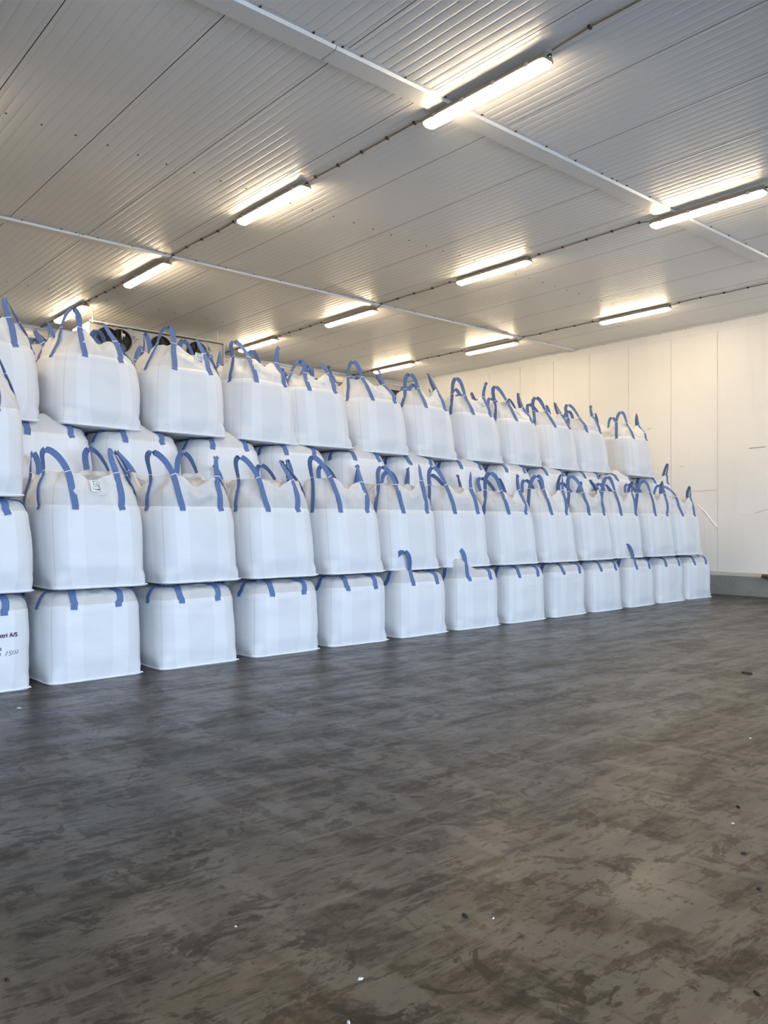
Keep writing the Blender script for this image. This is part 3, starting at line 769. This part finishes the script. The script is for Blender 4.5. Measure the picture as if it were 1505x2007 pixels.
# ---------------------------------------------------------------- unit cooler
def cooler():
    r = thing('unit_cooler', 'ceiling-hung unit cooler with black fans behind the top bags, left', 'air cooler', (7.6, 16.4, 4.75))
    b = MB(); x0, x1 = -1.5, 1.5
    b.box((x0, -0.40, 0.0), (x1, 0.40, 0.74)); o = b.build('casing', M_METAL, r); o.modifiers.new('bevel', 'BEVEL').width = 0.012
    b = MB(); b.box((x1+0.002, -0.43, -0.02), (x1+0.03, 0.43, 0.75)); b.build('end_panel', M_PIPE, r)
    b = MB(); b.box((x0-0.03, -0.43, -0.02), (x0-0.002, 0.43, 0.75)); b.build('end_panel', M_PIPE, r)
    for fx in (6.73-7.6, 7.61-7.6, 8.45-7.6, 5.9-7.6+0.55):
        if fx < -1.2: continue
        c = Vector((fx, -0.405, 0.46)); s = MB()
        # shroud ring
        n = 32; vs = []
        for k in range(n):
            a = 2*PI*k/n
            for rad, yy in ((0.235, 0.0), (0.235, -0.05), (0.20, -0.055), (0.20, 0.0)): vs.append((c.x+rad*math.cos(a), c.y+yy, c.z+rad*math.sin(a)))
        s.add(vs, [(k*4+j, k*4+(j+1) % 4, ((k+1) % n)*4+(j+1) % 4, ((k+1) % n)*4+j) for k in range(n) for j in range(4)])
        fan = s.build('fan', M_BLACK, r, False)
        d = MB(); d.tube([c+Vector((0, -0.004, 0)), c+Vector((0, -0.006, 0))], 0.20, 32); d.build('fan_throat', M_BLACK, fan)
        d = MB(); d.tube([c+Vector((0, -0.01, 0)), c+Vector((0, -0.05, 0))], 0.055, 16); d.build('hub', M_BLACK, fan)
        bl = MB()
        for k in range(5):
            a = 2*PI*k/5; u = Vector((math.cos(a), 0, math.sin(a))); v = Vector((-math.sin(a), 0, math.cos(a)))
            P = [c+u*0.05+v*0.03+Vector((0, -0.04, 0)), c+u*0.19+v*0.07+Vector((0, -0.045, 0)), c+u*0.19-v*0.03+Vector((0, -0.012, 0)), c+u*0.05-v*0.03+Vector((0, -0.012, 0))]
            bl.quad(P)
        bl.build('blades', mat('fan_blade', (0.05, 0.05, 0.05), 0.3, 0.4), fan)
        g = MB()
        for rad in (0.06, 0.10, 0.14, 0.18, 0.22):
            g.tube([(c.x+rad*math.cos(2*PI*k/24), c.y-0.06, c.z+rad*math.sin(2*PI*k/24)) for k in range(25)], 0.0018, 4)
        for k in range(4):
            a = PI*k/4; g.tube([(c.x-0.22*math.cos(a), c.y-0.062, c.z-0.22*math.sin(a)), (c.x+0.22*math.cos(a), c.y-0.062, c.z+0.22*math.sin(a))], 0.0018, 4)
        g.build('fan_guard', M_BLACK, fan)
        p = MB()
        p.tube([(c.x-0.05, -0.43, 0.76), (c.x+0.22, -0.44, 0.72), (c.x+0.30, -0.45, 0.66), (c.x+0.31, -0.45, 0.50), (c.x+0.27, -0.44, 0.44), (c.x+0.20, -0.43, 0.45)], 0.011, 8)
        p.box((c.x+0.29, -0.47, 0.55), (c.x+0.36, -0.405, 0.61)); p.build('fan_cable', M_PIPE, r, True)
    p = MB(); p.tube([(x0, -0.42, 0.78), (0, -0.42, 0.775), (x1-0.1, -0.42, 0.775)], 0.014, 8); p.build('pipe', M_PIPE, r, True)
    p = MB(); p.tube([(x0, -0.44, 0.735), (x1, -0.44, 0.735)], 0.012, 6); p.build('drip_edge', M_BLACK, r, True)
    for hx in (x0+0.1, x1-0.1):
        for hy in (-0.33, 0.33):
            h = MB(); h.tube([(hx, hy, 0.72), (hx, hy, CZ-4.75)], 0.012, 8); h.box((hx-0.04, hy-0.03, 0.74), (hx+0.04, hy+0.03, 0.77)); h.build('hanger_rod', M_GALV, r)
    return r
cooler()
# cable tray on the back wall
r = thing('cable_tray', 'perforated metal cable tray running along the back wall under the ceiling', 'cable tray', (0, YB, 5.40))
b = MB(); b.box((2.0, -0.32, 0.10), (16.3, -0.305, 0.19)); b.box((2.0, -0.305, 0.10), (16.3, -0.03, 0.108)); b.build('tray', M_METAL, r)
b = MB(); x = 2.05; b.box((2.0, -0.315, 0.04), (16.25, -0.305, 0.095))
while x < 16.2: b.box((x, -0.33, 0.05), (x+0.05, -0.3, 0.085)); x += 0.11
o = b.build('perforated_lip', M_PIPE, r)
b = MB(); b.box((2.0, -0.30, -0.12), (16.3, -0.03, 0.08)); b.build('tray_shade', M_BLACK, r)  # black box standing in for the shade beneath the tray
b = MB(); x = 2.5
while x < 16: b.box((x, -0.29, -0.14), (x+0.04, -0.006, -0.11)); x += 1.5
b.build('bracket', M_GALV, r)
# pole resting on the kerb at the right edge
a = Vector((16.44, 7.33, 0.43)); e = Vector((16.30, 3.2, 0.045))
b = MB(); d_ = (e-a)
b.tube([a, a+d_*0.02, a+d_*0.5, e], [0.036, 0.042, 0.042, 0.042], 12)
tag(b.build('wooden_pole', M_WOOD, None, True), 'dark wooden pole end leaning on the concrete kerb at the right edge', 'pole')

# ---------------------------------------------------------------- litter on the floor
def floor_pt(u, v):
    d = 1584*1.5/(v-1025); x = (u-752.5)/1584*d
    return FWD.x*d+math.sin(YAW)*x, FWD.y*d-math.cos(YAW)*x
def bit(u, v, size, name, m, label, cat, flat, sd, asp=1.6):
    x, y = floor_pt(u, v); R2 = random.Random(sd); n = 9; top = []; bot = []
    for k in range(n):
        a = 2*PI*k/n; rr = size*R2.uniform(.6, 1.1)
        bot.append((rr*asp*math.cos(a), rr*math.sin(a), 0.0)); top.append((rr*asp*.7*math.cos(a), rr*.7*math.sin(a), flat*R2.uniform(.7, 1.2)))
    vs = bot+top+[(0, 0, flat*1.15)]
    fs = [(k, (k+1) % n, n+(k+1) % n, n+k) for k in range(n)]+[(n+k, n+(k+1) % n, 2*n) for k in range(n)]+[tuple(range(n))[::-1]]
    o = mesh(name, vs, fs, m); o.location = (x, y, 0.0); o.rotation_euler = (0, 0, R2.uniform(0, 3)); tag(o, label, cat)
M_PAPER = mat('paper', (0.75, 0.74, 0.70), 0.7); M_STONE = mat('dark_grit', (0.015, 0.014, 0.012), 0.7)
bit(706, 1919, 0.008, 'paper_scrap', M_PAPER, 'small white scrap on the floor near the bottom centre', 'scrap', 0.004, 1)
bit(683, 2004, 0.006, 'paper_scrap', M_PAPER, 'tiny white scrap on the floor at the very bottom edge', 'scrap', 0.003, 2)
bit(910, 1795, 0.010, 'pebble', M_STONE, 'black pebble on the floor, lower centre right', 'pebble', 0.008, 3)
bit(13, 1921, 0.007, 'pebble', M_STONE, 'black pebble on the floor near the lower left corner', 'pebble', 0.006, 4)
bit(1447, 1582, 0.011, 'pebble', M_STONE, 'dark pebble on the floor at the right, highest of the pebbles', 'pebble', 0.007, 5)
bit(1458, 1673, 0.010, 'pebble', M_STONE, 'dark pebble on the floor at the right, beside a pale stain', 'pebble', 0.006, 6)
bit(1488, 1743, 0.010, 'pebble', M_STONE, 'dark pebble on the floor at the right edge', 'pebble', 0.006, 7)
bit(1483, 1947, 0.008, 'pebble', M_STONE, 'dark elongated pebble on the floor near the lower right corner', 'pebble', 0.005, 8, 2.6)
bit(1464, 1320, 0.05, 'wood_splinter', M_STONE, 'dark splinter lying on the brown stain at the far right', 'splinter', 0.015, 9, 1.6)
bit(1436, 1614, 0.007, 'paper_scrap', M_PAPER, 'tiny white scrap on the floor at the right beside the pebbles', 'scrap', 0.004, 10)
bit(38, 1388, 0.018, 'paper_scrap', M_PAPER, 'white scrap on the floor in front of the printed bag', 'scrap', 0.006, 11)
bit(967, 1800, 0.005, 'paper_scrap', M_PAPER, 'tiny white scrap on the floor right of the black pebble', 'scrap', 0.003, 12)
bit(1470, 1447, 0.010, 'paper_scrap', M_PAPER, 'small white scrap on the floor at the right, in front of the kerb', 'scrap', 0.004, 13)
bit(462, 1816, 0.005, 'paper_scrap', M_PAPER, 'tiny white scrap on the floor, lower left of the middle', 'scrap', 0.003, 14)
